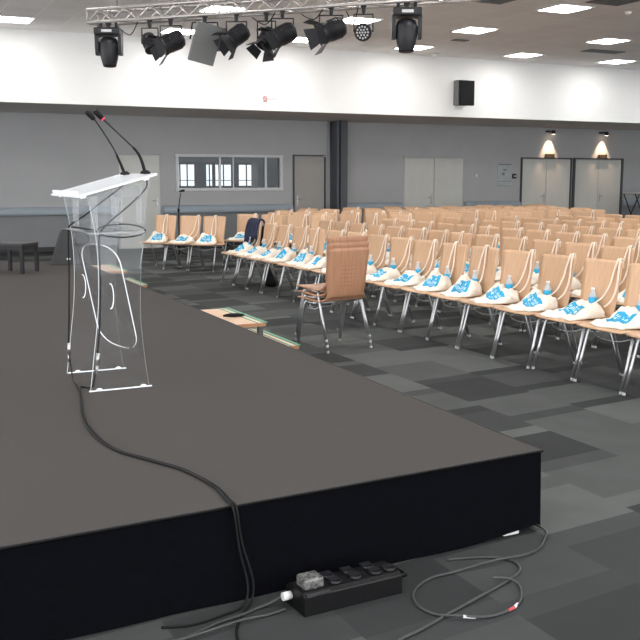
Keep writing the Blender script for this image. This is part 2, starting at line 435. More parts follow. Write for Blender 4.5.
for i, (x, y) in enumerate(lights):
    o = L0 if i == 0 else copy_tree(L0)
    o.location = (x, y, ZC)
    r = rowy.index(y); c = [q[0] for q in lights if q[1] == y].index(x)
    o['label'] = 'square lit ceiling panel, %s from left, %s row from the bulkhead' % (ORD[c], ORD[r])

# ceiling vents, sensor and downlight
def vent(x, y, w, d, label):
    t = thing('ceiling_vent', label, 'ceiling vent', (x, y, ZC))
    b = MB(); b.box((0, 0, -.004), (w, d, .008)); b.build('backing', 'dframe', t)
    b = MB()
    for (cx, cy, dx, dy) in ((0, d/2, w+.04, .04), (0, -d/2, w+.04, .04), (w/2, 0, .04, d), (-w/2, 0, .04, d)): b.box((cx, cy, -.008), (dx, dy, .016))
    b.build('frame', 'greypanel', t)
    b = MB()
    k = max(2, int(d/.12))
    for i in range(k): b.box((0, -d/2+d*(i+.5)/k, -.012), (w-.02, .035, .012))
    b.build('slat', 'greypanel', t)
vent(10.75, 11.6, .6, .6, 'grey slatted ceiling vent at the top edge nearest the top right corner')
vent(14.75, 16.25, .9, .3, 'narrow dark slatted ceiling vent between the two rightmost lit panels')
vent(9.0, 12.3, .6, .6, 'square grey ceiling vent to the left of the topmost lit panel')
vent(11.02, 16.2, .28, .12, 'tiny dark ceiling grille behind the panel nearest the wall speaker')
t = thing('round_downlight', 'round unlit recessed downlight with metal ring behind the right moving head', 'ceiling light', (9.82, 16.3, ZC))
b = MB(); b.lathe([(.24, 0), (.25, -.015), (.19, -.02), (.18, -.01)], seg=24); b.build('ring', 'chrome', t)
b = MB(); b.lathe([(.17, -.004), (.17, -.012)], seg=24); b.build('diffuser', 'white_pl', t)
t = thing('motion_sensor', 'small white sensor on the ceiling edge above the wall speaker', 'sensor', (11.75, 18.2, ZC))
b = MB(); b.lathe([(.07, 0), (.07, -.03), (.045, -.05), (.02, -.07)], seg=16); b.build('housing', 'white_pl', t)
t = thing('smoke_detector', 'small round white smoke detector on the ceiling near the top right corner', 'detector', (11.66, 12.3, ZC))
b = MB(); b.lathe([(.06, 0), (.06, -.02), (.04, -.045), (.015, -.05)], seg=16); b.build('housing', 'white_pl', t)

# bulkhead fittings
t = thing('wall_speaker', 'black-fronted loudspeaker on a pale bracket high on the white bulkhead', 'speaker', (12.66, YB, 3.24))
b = MB(); b.box((-.05, -.10, .27), (.30, .20, .56), None, None, .02); b.build('cabinet', 'greypanel', t)
b = MB(); b.box((.03, -.235, .26), (.36, .09, .55), None, Matrix.Rotation(R(-6), 4, 'Z'), .012); b.build('grille', 'black', t)
b = MB(); b.box((-.05, -.02, -.05), (.2, .05, .06)); b.build('bracket', 'white_pl', t)
t = thing('no_smoking_sign', 'small sign with red barred circle and grey lines on the white bulkhead', 'sign', (7.93, YB-.004, 3.22))
b = MB(); b.box((0, 0, 0), (.36, .006, .13)); b.build('sign_plate', 'white', t)
b = MB()
b.tube([( -.11+.042*math.cos(a), -.006, .01+.042*math.sin(a)) for a in [2*PI*i/20 for i in range(21)]], .0065, 'red', 6)
b.tube([(-.14, -.006, .04), (-.08, -.006, -.02)], .006, 'red', 6)
b.tube([(-.135, -.005, .005), (-.09, -.005, .005)], .005, 'dframe', 6)
b.box((-.11, -.005, -.05), (.09, .004, .018), 'red'); b.build('barred_circle', None, t)
b = MB()
for z, x0, x1 in ((.018, -.045, .13), (-.012, -.045, .11)):
    x = x0
    while x < x1: b.box((x, -.005, z), (.012, .003, .018)); x += .019
b.build('lettering', 'greyprint', t)

# sconces
for i, x in enumerate((17.59, 19.51)):
    w = ('left', 'right')[i]
    t = thing('wall_spotlight', 'lit warm spotlight above the %s pair of double doors' % w, 'wall lamp', (x, YW, 2.86), 0, 'warm spotlights above the double doors')
    b = MB(); b.box((0, -.03, .02), (.26, .06, .05), None, None, .008); b.tube([(0, -.03, .02), (0, -.19, .03)], .015); b.build('bracket', 'dframe', t)
    b = MB(); b.lathe([(.035, .10), (.05, .08), (.055, 0), (.05, -.005)], seg=14, mtx=Matrix.Translation((0, -.19, -.05))@Matrix.Rotation(R(12), 4, 'X')); b.build('lamp_housing', 'blackmetal', t)
    b = MB(); b.lathe([(.045, -.006), (.045, -.010)], seg=14, mtx=Matrix.Translation((0, -.19, -.05))@Matrix.Rotation(R(12), 4, 'X')); b.build('bulb', 'warm', t)
    ld = bpy.data.lights.new('spot', 'SPOT'); ld.energy = 75; ld.color = (1, .66, .42); ld.spot_size = R(66); ld.spot_blend = .7; ld.shadow_soft_size = .03
    lo = bpy.data.objects.new('spot_lamp', ld); COL.objects.link(lo); lo.parent = t; lo.location = (0, -.17, -.07); lo.rotation_euler = (R(16), 0, 0)
    t = thing('exit_light_box', 'small amber box in a dark frame over the %s double doors' % w, 'sign', (x+.02, YW, 2.165), 0, 'small boxes above the double doors')
    b = MB(); b.box((0, -.035, .045), (.24, .05, .07), None, None, .006); b.build('amber_face', 'amber', t)
    b = MB()
    for (cx, cz, dx, dz) in ((0, .0, .36, .015), (0, .092, .30, .015), (-.13, .045, .02, .09), (.13, .045, .02, .09)): b.box((cx, -.045, cz), (dx, .07, dz))
    b.build('frame', 'dframe', t)
# poster + alarm box
t = thing('notice_poster', 'pale framed evacuation notice on the grey wall left of the double doors', 'poster', (16.10, YW, 1.38))
b = MB(); b.box((0, -.01, .29), (.48, .02, .58), None, None, .003); b.build('paper', 'poster', t)
b = MB(); b.box((0, -.022, .585), (.42, .012, .03)); b.box((0, -.022, .13), (.42, .006, .014)); b.box((0, -.022, .005), (.44, .01, .014)); b.box((.0, -.022, .44), (.1, .004, .05)); b.box((-.05, -.022, .33), (.09, .004, .08)); b.build('print', 'poster_dark', t)
t = thing('wall_switch', 'small dark switch box between the notice and the double doors', 'switch', (16.42, YW, 1.60))
b = MB(); b.box((0, -.025, .05), (.12, .05, .13), None, None, .008); b.build('switch_body', 'dgrey', t)
b = MB(); b.box((0, -.055, .05), (.07, .012, .03)); b.build('button', 'white_pl', t)
t = thing('fire_call_point', 'tiny pale wall box to the right of the pale grey double door', 'switch', (15.15, YW, 1.66))
b = MB(); b.box((0, -.02, 0), (.09, .04, .09), None, None, .008); b.build('box', 'greyprint', t)
b = MB(); b.box((0, -.042, 0), (.05, .006, .05)); b.build('button', 'white_pl', t)

# ------------------------------------------------------------------ stage
def ex(y): return 2.735+.0235*(y-3.31)         # audience edge of the stage
def fy(x): return 3.31-(2.735-x)*.05           # front edge
ZT = .38; YSB = 14.5
stage = thing('stage', 'low stage with dark grey-brown carpet top and black cloth skirt', 'stage', (0, 0, 0))
poly = [(-5.98, fy(-5.98)), (2.735, 3.31), (ex(YSB), YSB), (-5.98, YSB)]
b = MB(); b.prism([(p[0], p[1]) for p in poly], ZT-.03, ZT, 'z'); b.build('stage_top', 'stage_top', stage)
# skirt: gently rippled cloth along the front and the audience side
b = MB()
def skirt(p0, p1, nrm, nseg, lift):
    p0 = Vector(p0); p1 = Vector(p1); nrm = Vector(nrm); cols = []
    for i in range(nseg+1):
        t = i/nseg; p = p0.lerp(p1, t); L = (p1-p0).length*t; cc = []
        for j, z in enumerate((ZT-.002, ZT-.03, .2, .1, None)):
            zb = lift(t) if z is None else z
            off = .004 + (ZT-zb)*(.025+.010*math.sin(L*5.3)+.008*math.sin(L*13.1+1))
            cc.append(b.bm.verts.new((p.x+nrm.x*off, p.y+nrm.y*off, zb)))
        cols.append(cc)
    for i in range(nseg):
        for j in range(4): b.face([cols[i][j], cols[i+1][j], cols[i+1][j+1], cols[i][j+1]], None, True)
skirt((-5.98, fy(-5.98), 0), (2.735, 3.31, 0), (0, -1, 0), 120, lambda t: .004+(.035*((t-.955)/.045) if t > .955 else 0))
skirt((2.735, 3.31, 0), (ex(YSB), YSB, 0), (1, 0, 0), 100, lambda t: .006)
b.build('skirt', 'skirt', stage)
b = MB()
b.tube([(-5.98, fy(-5.98)-.006, ZT-.004), (2.74, 3.303, ZT-.004), (ex(YSB)+.006, YSB, ZT-.004)], .006, None, 6); b.build('edge_seam', 'black', stage)
for (x, y) in ((2.60, 3.40), (1.6, 3.4), (.6, 3.4), (2.7, 5.2), (2.75, 7.2)):
    b = MB(); b.box((x, y, .18), (.06, .06, .34), 'dframe'); b.box((x-.02, y-.085, .018), (.09, .03, .03), 'white_pl', None, .008); b.build('leg', None, stage)

# steps beside the stage
def steps(y0, x1, x2, label):
    t = thing('stage_steps', label, 'steps', (x1[0], y0, 0), R(-1.35))
    for i, (xa, xb, z, yo) in enumerate(((0, x1[1]-x1[0], .38, 0), (x2[0]-x1[0], x2[1]-x1[0], .20, -.20))):
        b = MB(); b.box(((xa+xb)/2, .5+yo, z-.015), (xb-xa, 1.0, .03), 'ply')
        b.bm.faces.ensure_lookup_table()
        for f in b.bm.faces:
            if abs(f.calc_center_median().y-(yo)) < .01: f.material_index = b.mi('plyedge')
        tr = b.build('tread', None, t)
        b = MB(); b.box((xb-.005, .5+yo, z+.001), (.035, 1.004, .010), 'green'); b.box((xb-.055, .5+yo, z+.001), (.012, 1.0, .004), 'nos_white'); b.box((xb-.075, .5+yo, z+.001), (.01, 1.0, .006), 'green')
        b.build('nosing_strip', None, tr)
        for yy in (.04, .96):
            b = MB(); b.box((xb-.04, yy+yo, (z-.03)/2), (.04, .04, z-.03), 'dframe'); b.build('leg', None, t)
        b = MB(); b.box((xb-.04, .5+yo, .04), (.03, .9, .03), 'dframe'); b.build('stretcher', None, t)
steps(7.40, (2.845, 3.11), (3.06, 3.33), 'two-tread plywood steps with green nosing beside the stage, nearest the camera')
steps(12.45, (2.965, 3.235), (3.18, 3.45), 'two-tread plywood steps with green nosing seen through the clear lectern')
b = MB()
pts = smooth_pts([(-.095, .0, .012), (-.05, -.015, .018), (0, -.02, .02), (.05, -.012, .02), (.09, .008, .016)], 4)
b.tube(pts, [.008+.010*math.sin(PI*i/(len(pts)-1)) for i in range(len(pts))], None, 10)
for v in b.bm.verts: v.co.z = max(.002, v.co.z)
o = b.build('glasses_case', 'black', None, (2.985, 7.83, .38)); o.rotation_euler = (0, 0, R(-22))
tag(o, 'small curved black case lying on the nearer plywood step', 'case')

# ------------------------------------------------------------------ chairs
PROF = [(.240, .450), (.246, .456), (.228, .461), (.17, .462), (.08, .456), (-.02, .448), (-.10, .446), (-.155, .452), (-.195, .474), (-.210, .510), (-.219, .56), (-.229, .64), (-.240, .73), (-.252, .82), (-.265, .90), (-.268, .932)]
def shell_part(i0, i1, name, m, parent, top=False):
    b = MB(); rows = []; nc = 8
    for i in range(i0, i1+1):
        y, z = PROF[i]
        s = i/(len(PROF)-1)
        hw = .258 if i < 7 else (.258-.048*min(1, (i-7)/2.0)+.024*max(0, (i-9)/6.0))
        if i < 2: hw -= .012*(2-i)
        if top and i == i1: hw -= .006
        row = []
        for k in range(nc+1):
            u = -1+2*k/nc
            if i <= 7: dy, dz = 0, .004*u*u
            else: dy, dz = .014*u*u, (-.010*(abs(u)**8) if (top and i == i1) else 0)
            row.append(b.bm.verts.new((u*hw, y+dy, z+dz)))
        rows.append(row)
    for a in range(len(rows)-1):
        for k in range(nc): b.face([rows[a][k], rows[a][k+1], rows[a+1][k+1], rows[a+1][k]], None, True)
    bmesh.ops.recalc_face_normals(b.bm, faces=b.bm.faces[:])
    o = b.build(name, m, parent)
    md = o.modifiers.new('thickness', 'SOLIDIFY'); md.thickness = .011; md.offset = 0
    return o
def leg_mesh(sx, front, r=.0125):
    b = MB()
    top = .13 if front else -.12; ft = .235 if front else -.265
    b.tube([(sx*.218, top*.75, .436), (sx*.232, top*.92, .430), (sx*.240, top*1.02, .40), (sx*.247, (top+ft)/2, .2), (sx*.251, ft, .018)], r, 'chrome', 8)
    b.tube([(sx*.251, ft, .022), (sx*.251, ft+.002*(1 if front else -1), 0.0)], [.0130, .0135], 'greyprint', 8)
    return b
def make_chair(wood='wood'):
    t = thing('plywood_chair', '', 'chair')
    shell_part(0, 8, 'seat', wood, t); shell_part(8, 15, 'backrest', wood, t, True)
    for sx in (-1, 1):
        for fr in (True, False): leg_mesh(sx, fr).build('leg', None, t)
    b = MB()
    for sx in (-1, 1): b.tube([(sx*.218, .10, .435), (sx*.218, -.10, .433)], .0115)
    b.tube([(-.218, .085, .433), (.218, .085, .433)], .010); b.tube([(-.218, -.08, .431), (.218, -.08, .431)], .010)
    b.tube(smooth_pts([(-.20, .10, .40), (-.12, .13, .372), (0, .14, .362), (.12, .13, .372), (.20, .10, .40)], 3), .006, None, 6)
    b.tube([(-.240, -.10, .40), (-.256, -.08, .38), (-.256, .05, .38), (-.241, .09, .40)], .006, None, 6)
    b.build('support_frame', 'chrome', t)
    return t
proto = make_chair(); register(proto)

# bags ---------------------------------------------------------------
def ribbon(b, pts, w, th=.003, wd=(1, 0, 0)):
    pts = smooth_pts(pts, 4); wd = Vector(wd)*w/2; n_ = len(pts); A = []
    for i, p in enumerate(pts):
        t = (pts[min(i+1, n_-1)]-pts[max(i-1, 0)]).normalized(); nn = t.cross(wd).normalized()*th
        A.append([b.bm.verts.new(p-wd+nn), b.bm.verts.new(p+wd+nn), b.bm.verts.new(p+wd-nn), b.bm.verts.new(p-wd-nn)])
    for i in range(n_-1):
        for k in range(4): b.face([A[i][k], A[i][(k+1) % 4], A[i+1][(k+1) % 4], A[i+1][k]], None, True)
    b.face(A[0]); b.face(list(reversed(A[-1])))
def make_bag(var):
    rnd = random.Random(var*11+3)
    t = thing('tote_bag', '', 'bag')
    nu, nv = 22, 22
    W = .205+rnd.uniform(-.015, .02); hgt = .12+rnd.uniform(-.035, .045); sk = rnd.uniform(-.04, .06); yf = .20+rnd.uniform(-.03, .03)
    ph = [rnd.uniform(0, 6) for _ in range(6)]
    def top(u, v):
        # v 0 front lip -> 1 back
        y = yf+(-.155-yf)*v
        w = W*(1-.16*v+.07*math.sin(v*6+ph[0])+(.10 if u > 0 else -.06)*math.sin(v*4+ph[3]))
        sv = max(0, (v-.25)/.75); crest = .74+.06*math.sin(u*2.3+ph[2])
        prof = hgt*((sv*sv*(3-2*sv)) if v < crest else (lambda q: q*q*(3-2*q))(max(0, (crest-.25)/.75))*(1-.25*(v-crest)/(1-crest)))+.022*min(1, v*8)
        edge = max(0, 1-abs(u)**7)*(1 if v > .05 else v/.05)
        z = .466+.010*u*u+edge*(prof+.030*(abs(math.sin(u*2.6+ph[1]+v*2))-.5)*v+.026*(abs(math.sin(u*5+ph[2]+v*5))-.5)*(.35+v)+.014*(abs(math.sin(u*8-v*9+ph[0]))-.5)+.010*math.sin(v*13+ph[3]+u*4)+.03*max(0, u*math.sin(ph[4]))*v)
        x = u*w+sk*v+.012*math.sin(v*6+ph[4])
        y2 = y+.022*math.sin(u*4+ph[5])*(1-v*.8)
        return Vector((x, y2, max(z, .470+.010*u*u)))
    b = MB(); T = []; B = []
    for j in range(nv+1):
        T.append([b.bm.verts.new(top(-1+2*i/nu, j/nv)) for i in range(nu+1)])
    for j in range(nv+1):
        row = []
        for i in range(nu+1):
            if i in (0, nu) or j in (0, nv): row.append(T[j][i]); continue
            p = top(-1+2*i/nu, j/nv); row.append(b.bm.verts.new((p.x, p.y, .4685)))
        B.append(row)
    for j in range(nv):
        for i in range(nu):
            b.face([T[j][i], T[j][i+1], T[j+1][i+1], T[j+1][i]], None, True)
            b.face([B[j][i], B[j+1][i], B[j+1][i+1], B[j][i+1]], None, True)
    b.build('bag_body', 'cream', t)
    # printed patch
    b = MB(); rot = rnd.uniform(-.35, .35); G = []
    def pp(a, c, up):
        a2 = a*.50; c2 = .50+c*.17
        aa = a2*math.cos(rot)-(c2-.52)*math.sin(rot)*1.6; cc = .52+(a2*math.sin(rot)*.5+(c2-.52)*math.cos(rot))
        p = top(aa, cc); p.z += up; return p
    for j in range(7): G.append([b.bm.verts.new(pp(-1+2*i/8, -1+2*j/6, .0035)) for i in range(9)])
    for j in range(6):
        for i in range(8): b.face([G[j][i], G[j][i+1], G[j+1][i+1], G[j+1][i]], None, True)
    pr = b.build('print', 'blue', t)
    b = MB()
    for line, c0, hh in ((0, .42, .16), (1, -.05, .22), (2, -.55, .10)):
        x = -.78
        while x < (.78 if line < 2 else .3):
            w_ = rnd.choice((.06, .09, .12)); 
            if rnd.random() < .85:
                q = [pp(x, c0-hh, .006), pp(x+w_, c0-hh, .006), pp(x+w_*.8, c0+hh*rnd.uniform(.4, 1), .006), pp(x+.01, c0+hh, .006)]
                b.face([b.bm.verts.new(k) for k in q])
            x += w_+.05
    b.build('lettering', 'print_w', pr)
    # straps over the top of the backrest
    sx = (-.195, -.18, -.03, -.20)[var % 4]+rnd.uniform(-.02, .02)
    b = MB()
    ribbon(b, [(sx*.7-.02, -.14, .56), (sx*.9-.02, -.180, .62), (sx-.022, -.207, .73), (sx-.015, -.224, .84), (sx-.005, -.242, .915), (sx+.004, -.262, .950), (sx+.006, -.285, .940), (sx+.008, -.292, .87)], .017)
    ribbon(b, [(sx*.3+.03, -.13, .57), (sx*.7+.04, -.170, .63), (sx+.05, -.200, .74), (sx+.038, -.222, .84), (sx+.028, -.244, .918), (sx+.03, -.262, .948), (sx+.03, -.285, .940), (sx+.03, -.290, .89)], .016)
    b.build('handle', 'strap', t)
    return t
bags = [make_bag(k) for k in range(6)]
for bb in bags: register(bb)
used_bag = [False]*6
def make_bottle():
    t = thing('water_bottle', '', 'bottle')
    b = MB(); b.lathe([(.030, 0), (.033, .01), (.031, .06), (.033, .12), (.032, .155), (.018, .185), (.013, .20)], seg=14); b.build('bottle_body', 'bottle', t)
    b = MB(); b.lathe([(.0345, .075), (.0345, .145)], seg=14); b.build('bottle_label', 'blue', t)
    b = MB(); b.lathe([(.0165, .198), (.0165, .222), (.014, .225)], seg=12); b.build('cap', 'white_pl', t)
    return t
bot0 = make_bottle(); register(bot0); used = {'bot': False, 'chair': False}

def place_chair(x, y, rz, label, group):
    o = proto if not used['chair'] else copy_tree(proto); used['chair'] = True
    o.location = (x, y, 0); o.rotation_euler = (0, 0, rz); o['label'] = label; o['group'] = group
    return o
def place_bag(x, y, rz, label, group, var):
    o = bags[var] if not used_bag[var] else copy_tree(bags[var]); used_bag[var] = True
    o.location = (x, y, 0); o.rotation_euler = (0, 0, rz); o['label'] = label; o['group'] = group
def place_bottle(x, y, rz, lx, ly, label):
    o = bot0 if not used['bot'] else copy_tree(bot0); used['bot'] = True
    c, s = math.cos(rz), math.sin(rz)
    o.location = (x+lx*c-ly*s, y+lx*s+ly*c, .478); o.rotation_euler = (0, 0, rz); o['label'] = label; o['group'] = 'water bottles with blue labels in front of the backrests'

MAINROWS = [5.33, 6.52, 7.70, 8.92, 10.13, 11.33, 12.53]
chairs_n = 0; bag_n = 0
for r, X in enumerate(MAINROWS):
    for i in range(0, 19):
        y = 13.61-i*.541
        x = X + random.uniform(-.012, .012)-(.02*(i > 8))
        px, py = proj(x+.25, y, .88); px2, _ = proj(x-.25, y+.2, .3)
        if min(px, px2) > 655: continue
        # bounds of the block: the rows behind are fully hidden in part; keep those whose back shows
        rz = PI/2+random.uniform(-.03, .03)
        rowname = 'front row' if r == 0 else '%s row' % ORD[r]
        pos = 'first from the aisle' if i == 0 else '%s from the aisle' % ORD[i]
        place_chair(x, y, rz, 'beech plywood chair, %s in the %s of the nearer block' % (pos, rowname), 'beech chairs in the nearer block')
        chairs_n += 1
        if r < 5 and not (r >= 2 and random.random() < .22):
            place_bag(x, y, rz, 'cream tote with blue print, %s, %s, nearer block' % (pos, rowname), 'tote bags on the nearer block', (i*5+r*3+random.randrange(2)) % 6); bag_n += 1
        if r < 2 and i > 1 or (r < 4 and random.random() < .3):
            place_bottle(x, y, rz, .02+random.uniform(-.03, .03) if r else random.uniform(-.02, .05), -.158, 'small blue-labelled bottle on the chair %s, %s, nearer block' % (pos, rowname))
# far block, rows turned towards the stage
U = Vector((.6, -.8, 0)); Bk = Vector((.8, .6, 0)); rzf = math.atan2(.8, -.6)-0  # facing (-.8,-.6)
# local +Y must map to (-.8,-.6): rz such that (-sin,cos)=(-.8,-.6)
rzf = math.atan2(.8, -.6)
row = 0
for k in range(0, 13):
    if k == 0: start = Vector((4.57, 16.70, 0)); cnt = 3
    else: start = Vector((6.10, 16.56, 0))+Bk*(1.14*(k-1)); cnt = 30
    if k in (3, 4): start -= U*.5
    idx = 0
    for i in range(cnt):
        p = start+U*(.525*(i+.5))+Bk*.235
        if p.y > 19.75: continue
        if p.y < 15.0: break
        if p.x > 15.2-.33*(17.8-p.y) and k > 1: continue
        px, py = proj(p.x, p.y, .9)
        if px > 655: continue
        rz = rzf+random.uniform(-.04, .04)
        pos = '%s from its left end' % ORD[idx]; rn = ORD[row]
        place_chair(p.x, p.y, rz, 'beech plywood chair, %s in the %s row of the far block' % (pos, rn), 'beech chairs in the far block')
        chairs_n += 1
        if k < 3 or (k < 6 and random.random() < .4):
            place_bag(p.x, p.y, rz, 'cream tote with blue print, %s, %s row, far block' % (pos, rn), 'tote bags on the far block', (2, 4, 2, 0)[(idx+k) % 4]); bag_n += 1
        idx += 1
    if idx: row += 1
print('chairs', chairs_n, 'bags', bag_n)

# ------------------------------------------------------------------ stack of three chairs in front
sproto = make_chair('wood_perf_shaded'); register(sproto)
SX, SY, SRZ = 4.06, 8.00, R(9)
names = ['lowest', 'middle', 'topmost']
for k in range(3):
    o = sproto if k == 0 else copy_tree(sproto)
    c, s = math.cos(SRZ), math.sin(SRZ); dy = .012*k
    o.location = (SX-dy*s, SY+dy*c, 0.052*k); o.rotation_euler = (0, 0, SRZ)
    o.scale = (1, 1, 1.035)
    o['label'] = '%s chair of the stack of three standing in front of the front row' % names[k]; o['group'] = 'stacked chairs beside the stage'

# ------------------------------------------------------------------ jacket and bag at the far end of the front row
b = MB(); cols = []
path = [(-.165, .63), (-.180, .70), (-.195, .79), (-.215, .88), (-.238, .955), (-.265, .975), (-.292, .955), (-.297, .85), (-.292, .75), (-.29, .62)]
for i in range(13):
    u = i/12; cc = []
    for j, (y, z) in enumerate(path):
        hang = .05*math.sin(u*9)+.04*math.sin(u*4+1)
        zz = z+(hang if j in (0, 9) else hang*.4 if j in (1, 8) else 0)
        yy = y+.012*math.sin(u*16+j)*(1 if j < 5 else -1)*(.0 if 3 < j < 7 else 1)+(.012 if j < 4 else (-.008 if j > 6 else 0))
        cc.append(b.bm.verts.new((-.15+.46*u-(.03*(j < 2)), yy, zz)))
    cols.append(cc)
for i in range(12):
    for j in range(9): b.face([cols[i][j], cols[i+1][j], cols[i+1][j+1], cols[i][j+1]], None, True)
t = thing('jacket', 'dark navy jacket draped over the backrest of a chair by the aisle', 'jacket', (5.33, 13.56, 0), PI/2)
o = b.build('jacket_body', 'navy', t); md = o.modifiers.new('thickness', 'SOLIDIFY'); md.thickness = .014; md.offset = 1
b = MB(); b.tube(smooth_pts([(.25, -.23, .93), (.31, -.215, .82), (.31, -.19, .70), (.29, -.17, .62)], 4), [.045]*4+[.042]*4+[.036]*4+[.034], None, 10); b.build('sleeve', 'navy', t)
t = thing('backpack', 'small black bag on the floor beneath the front-row chairs near the aisle', 'bag', (5.55, 13.0, 0), R(70))
b = MB(); b.box((0, 0, .13), (.30, .18, .26), None, None, .05); b.build('bag_body', 'black', t)
b = MB(); b.tube(smooth_pts([(-.05, .02, .25), (-.03, .03, .31), (.03, .03, .31), (.05, .02, .25)], 3), .008); b.build('handle', 'black', t)

# ------------------------------------------------------------------ lectern
lec = thing('lectern', 'clear acrylic lectern with slanted reading top, standing on the stage', 'lectern', (1.13, 5.685, ZT))
LO = Vector((1.13, 5.685, ZT))
def side_panel(y, dx):
    front = [(.033+dx, 0), (.062+dx, .22), (.088+dx, .42), (.100+dx, .58), (.102+dx, .74), (.092+dx, .90), (.055+dx, 1.110)]
    back = [(.425, 1.215), (.40, 1.09), (.385, .98), (.365, .80), (.350, .62), (.345, .40), (.365, .15), (.385, .0)]
    fr = [(p.x, p.z) for p in smooth_pts([(a, 0, c) for a, c in front], 4)]; bk = [(p.x, p.z) for p in smooth_pts([(a, 0, c) for a, c in back], 3)]
    nf = len(fr); poly = fr+bk
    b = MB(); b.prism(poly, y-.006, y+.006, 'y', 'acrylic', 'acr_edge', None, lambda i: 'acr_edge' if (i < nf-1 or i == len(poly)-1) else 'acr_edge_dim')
    return b.build('side_panel', None, lec)
for y, dx, hx in ((-.295, .005, .17), (.295, -.01, .14)):
    sp = side_panel(y, dx)
    # hand hole: polished rim
    b = MB()
    for sgn in (1,):
        pts = [(hx+.018*math.cos(a), y-.007, .55+.072*math.sin(a)) for a in [-1.75+3.5*i/24 for i in range(25)]]
        b.tube(pts, .0025, None, 6)
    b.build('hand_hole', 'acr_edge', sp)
    # foot plate along the floor
    b = MB(); b.box((.215, y, .003), (.37, .010, .006)); b.build('foot_strip', 'acr_edge', sp)
    for fx in (.09, .35):
        b = MB(); b.lathe([(.016, .002), (.018, .010), (.008, .016)], seg=10, mtx=Matrix.Translation((fx, y, 0))); b.build('foot', 'acr_edge', sp)
# reading top, slanted
def rounded(w, h, r, n_=5):
    out = []
    for (cx, cy, a0) in ((w/2-r, h/2-r, 0), (-w/2+r, h/2-r, PI/2), (-w/2+r, -h/2+r, PI), (w/2-r, -h/2+r, 1.5*PI)):
        for i in range(n_+1): a = a0+PI/2*i/n_; out.append((cx+r*math.cos(a), cy+r*math.sin(a)))
    return out
tilt = math.atan2(.118, .43)
MT = Matrix.Translation((.215, .015, 1.180))@Matrix.Rotation(-tilt, 4, 'Y')
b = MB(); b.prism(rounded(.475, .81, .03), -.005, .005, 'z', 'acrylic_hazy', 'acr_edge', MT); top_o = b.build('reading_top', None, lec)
b = MB(); b.box((-.222, 0, .014), (.008, .70, .022), 'acr_edge', MT); b.build('paper_stop', None, top_o)
for y in (-.295, .295):
    for x in (-.19, .19):
        b = MB(); b.box((x, y, -.014), (.03, .03, .018), 'acr_edge', MT); b.build('corner_block', None, top_o)
# upper rear panel with two tabs, seen below the top
def tabp(y0, y1, z0, z1, x, name):
    b = MB(); b.box((x, (y0+y1)/2, (z0+z1)/2), (.010, y1-y0, z1-z0), 'acrylic_tab'); return b.build(name, None, lec)
tabp(-.29, -.20, .96, 1.16, .365, 'rear_tab'); tabp(.0, .10, .96, 1.14, .33, 'rear_tab'); tabp(.20, .29, .95, 1.16, .34, 'rear_tab'); tabp(-.29, -.15, .90, 1.12, .11, 'front_tab'); tabp(.16, .29, .93, 1.12, .10, 'front_tab')
tabp(-.29, .29, 1.10, 1.18, .36, 'rear_rail')
# shelf, lens shaped
pts = [(.04+.34*(i/12), 0) for i in range(13)]
b = MB(); poly = [(.055+.335*(i/14), .29) for i in range(15)]+[(.39+.0*i, .29-.58*i/6) for i in range(1, 6)]+[(.39-.335*(i/14), -.29) for i in range(15)]+[(.055+.03*math.sin(PI*i/10), -.29+.58*i/10) for i in range(1, 10)]
b.prism(poly, .905, .915, 'z', 'acrylic', 'acr_edge_dim'); b.build('shelf', None, lec)
# shield panel leaning between the side panels, rounded ends
hw, hl, r_ = .285, .30, .22
poly = []
for i in range(17): a = PI*i/16; poly.append((hw*math.copysign(abs(math.cos(a))**.7, math.cos(a)), hl-.09+.11*math.sin(a)))
for i in range(17): a = PI+PI*i/16; poly.append((hw*math.copysign(abs(math.cos(a))**.7, math.cos(a)), -hl+.09+.11*math.sin(a)))
mt = Matrix.Translation((.230, 0, .515))@Matrix.Rotation(R(10), 4, 'Z')@Matrix.Rotation(R(-11), 4, 'Y')
b = MB(); b.prism(poly, -.003, .003, 'x', 'acrylic', 'acr_edge', mt); b.build('shield_panel', None, lec)

# gooseneck microphones (stand on the lectern top)
def goose(pts, label, ring):
    base = Vector(pts[0]); t = thing('gooseneck_microphone', label, 'microphone', tuple(base), 0, 'gooseneck microphones on the lectern')
    P = [Vector(p)-base for p in pts]
    sp = smooth_pts(P, 5); nn = len(sp)
    b = MB(); k1 = int(nn*.38)
    b.tube(sp[:k1+1], [.011-.004*i/k1 for i in range(k1+1)], None, 8); b.build('stem', 'black', t)
    b = MB(); b.tube(sp[k1:-4]+[P[-1]-(P[-1]-P[-2]).normalized()*.08], .0048, None, 8); b.build('gooseneck', 'blackmetal', t)
    d = (P[-1]-P[-2]).normalized(); e = P[-1]-d*.07
    b = MB(); b.tube([e, e+d*.010, e+d*.06, e+d*.07], [.010, .015, .016, .011], None, 12); b.build('mic_head', 'black', t)
    if ring:
        b = MB(); b.tube([e-d*.001, e+d*.006], [.0105, .0135], None, 12); b.build('led_ring', 'redled', t)
    b = MB(); b.lathe([(.030, 0), (.030, .010), (.016, .022)], seg=14); b.build('base', 'black', t)
def ztop(x): return 1.567+math.tan(tilt)*(x-1.345)
goose([(1.53, 5.86, ztop(1.53)+.002), (1.495, 5.86, 1.709), (1.452, 5.86, 1.799), (1.356, 5.86, 1.947), (1.304, 5.86, 1.998)], 'left-leaning gooseneck microphone with plain black head, on the clear lectern', False)
goose([(1.543, 5.45, ztop(1.543)+.002), (1.505, 5.45, 1.737), (1.415, 5.45, 1.829), (1.304, 5.45, 1.932), (1.257, 5.45, 1.977)], 'gooseneck microphone with a red ring below its head, on the clear lectern', True)

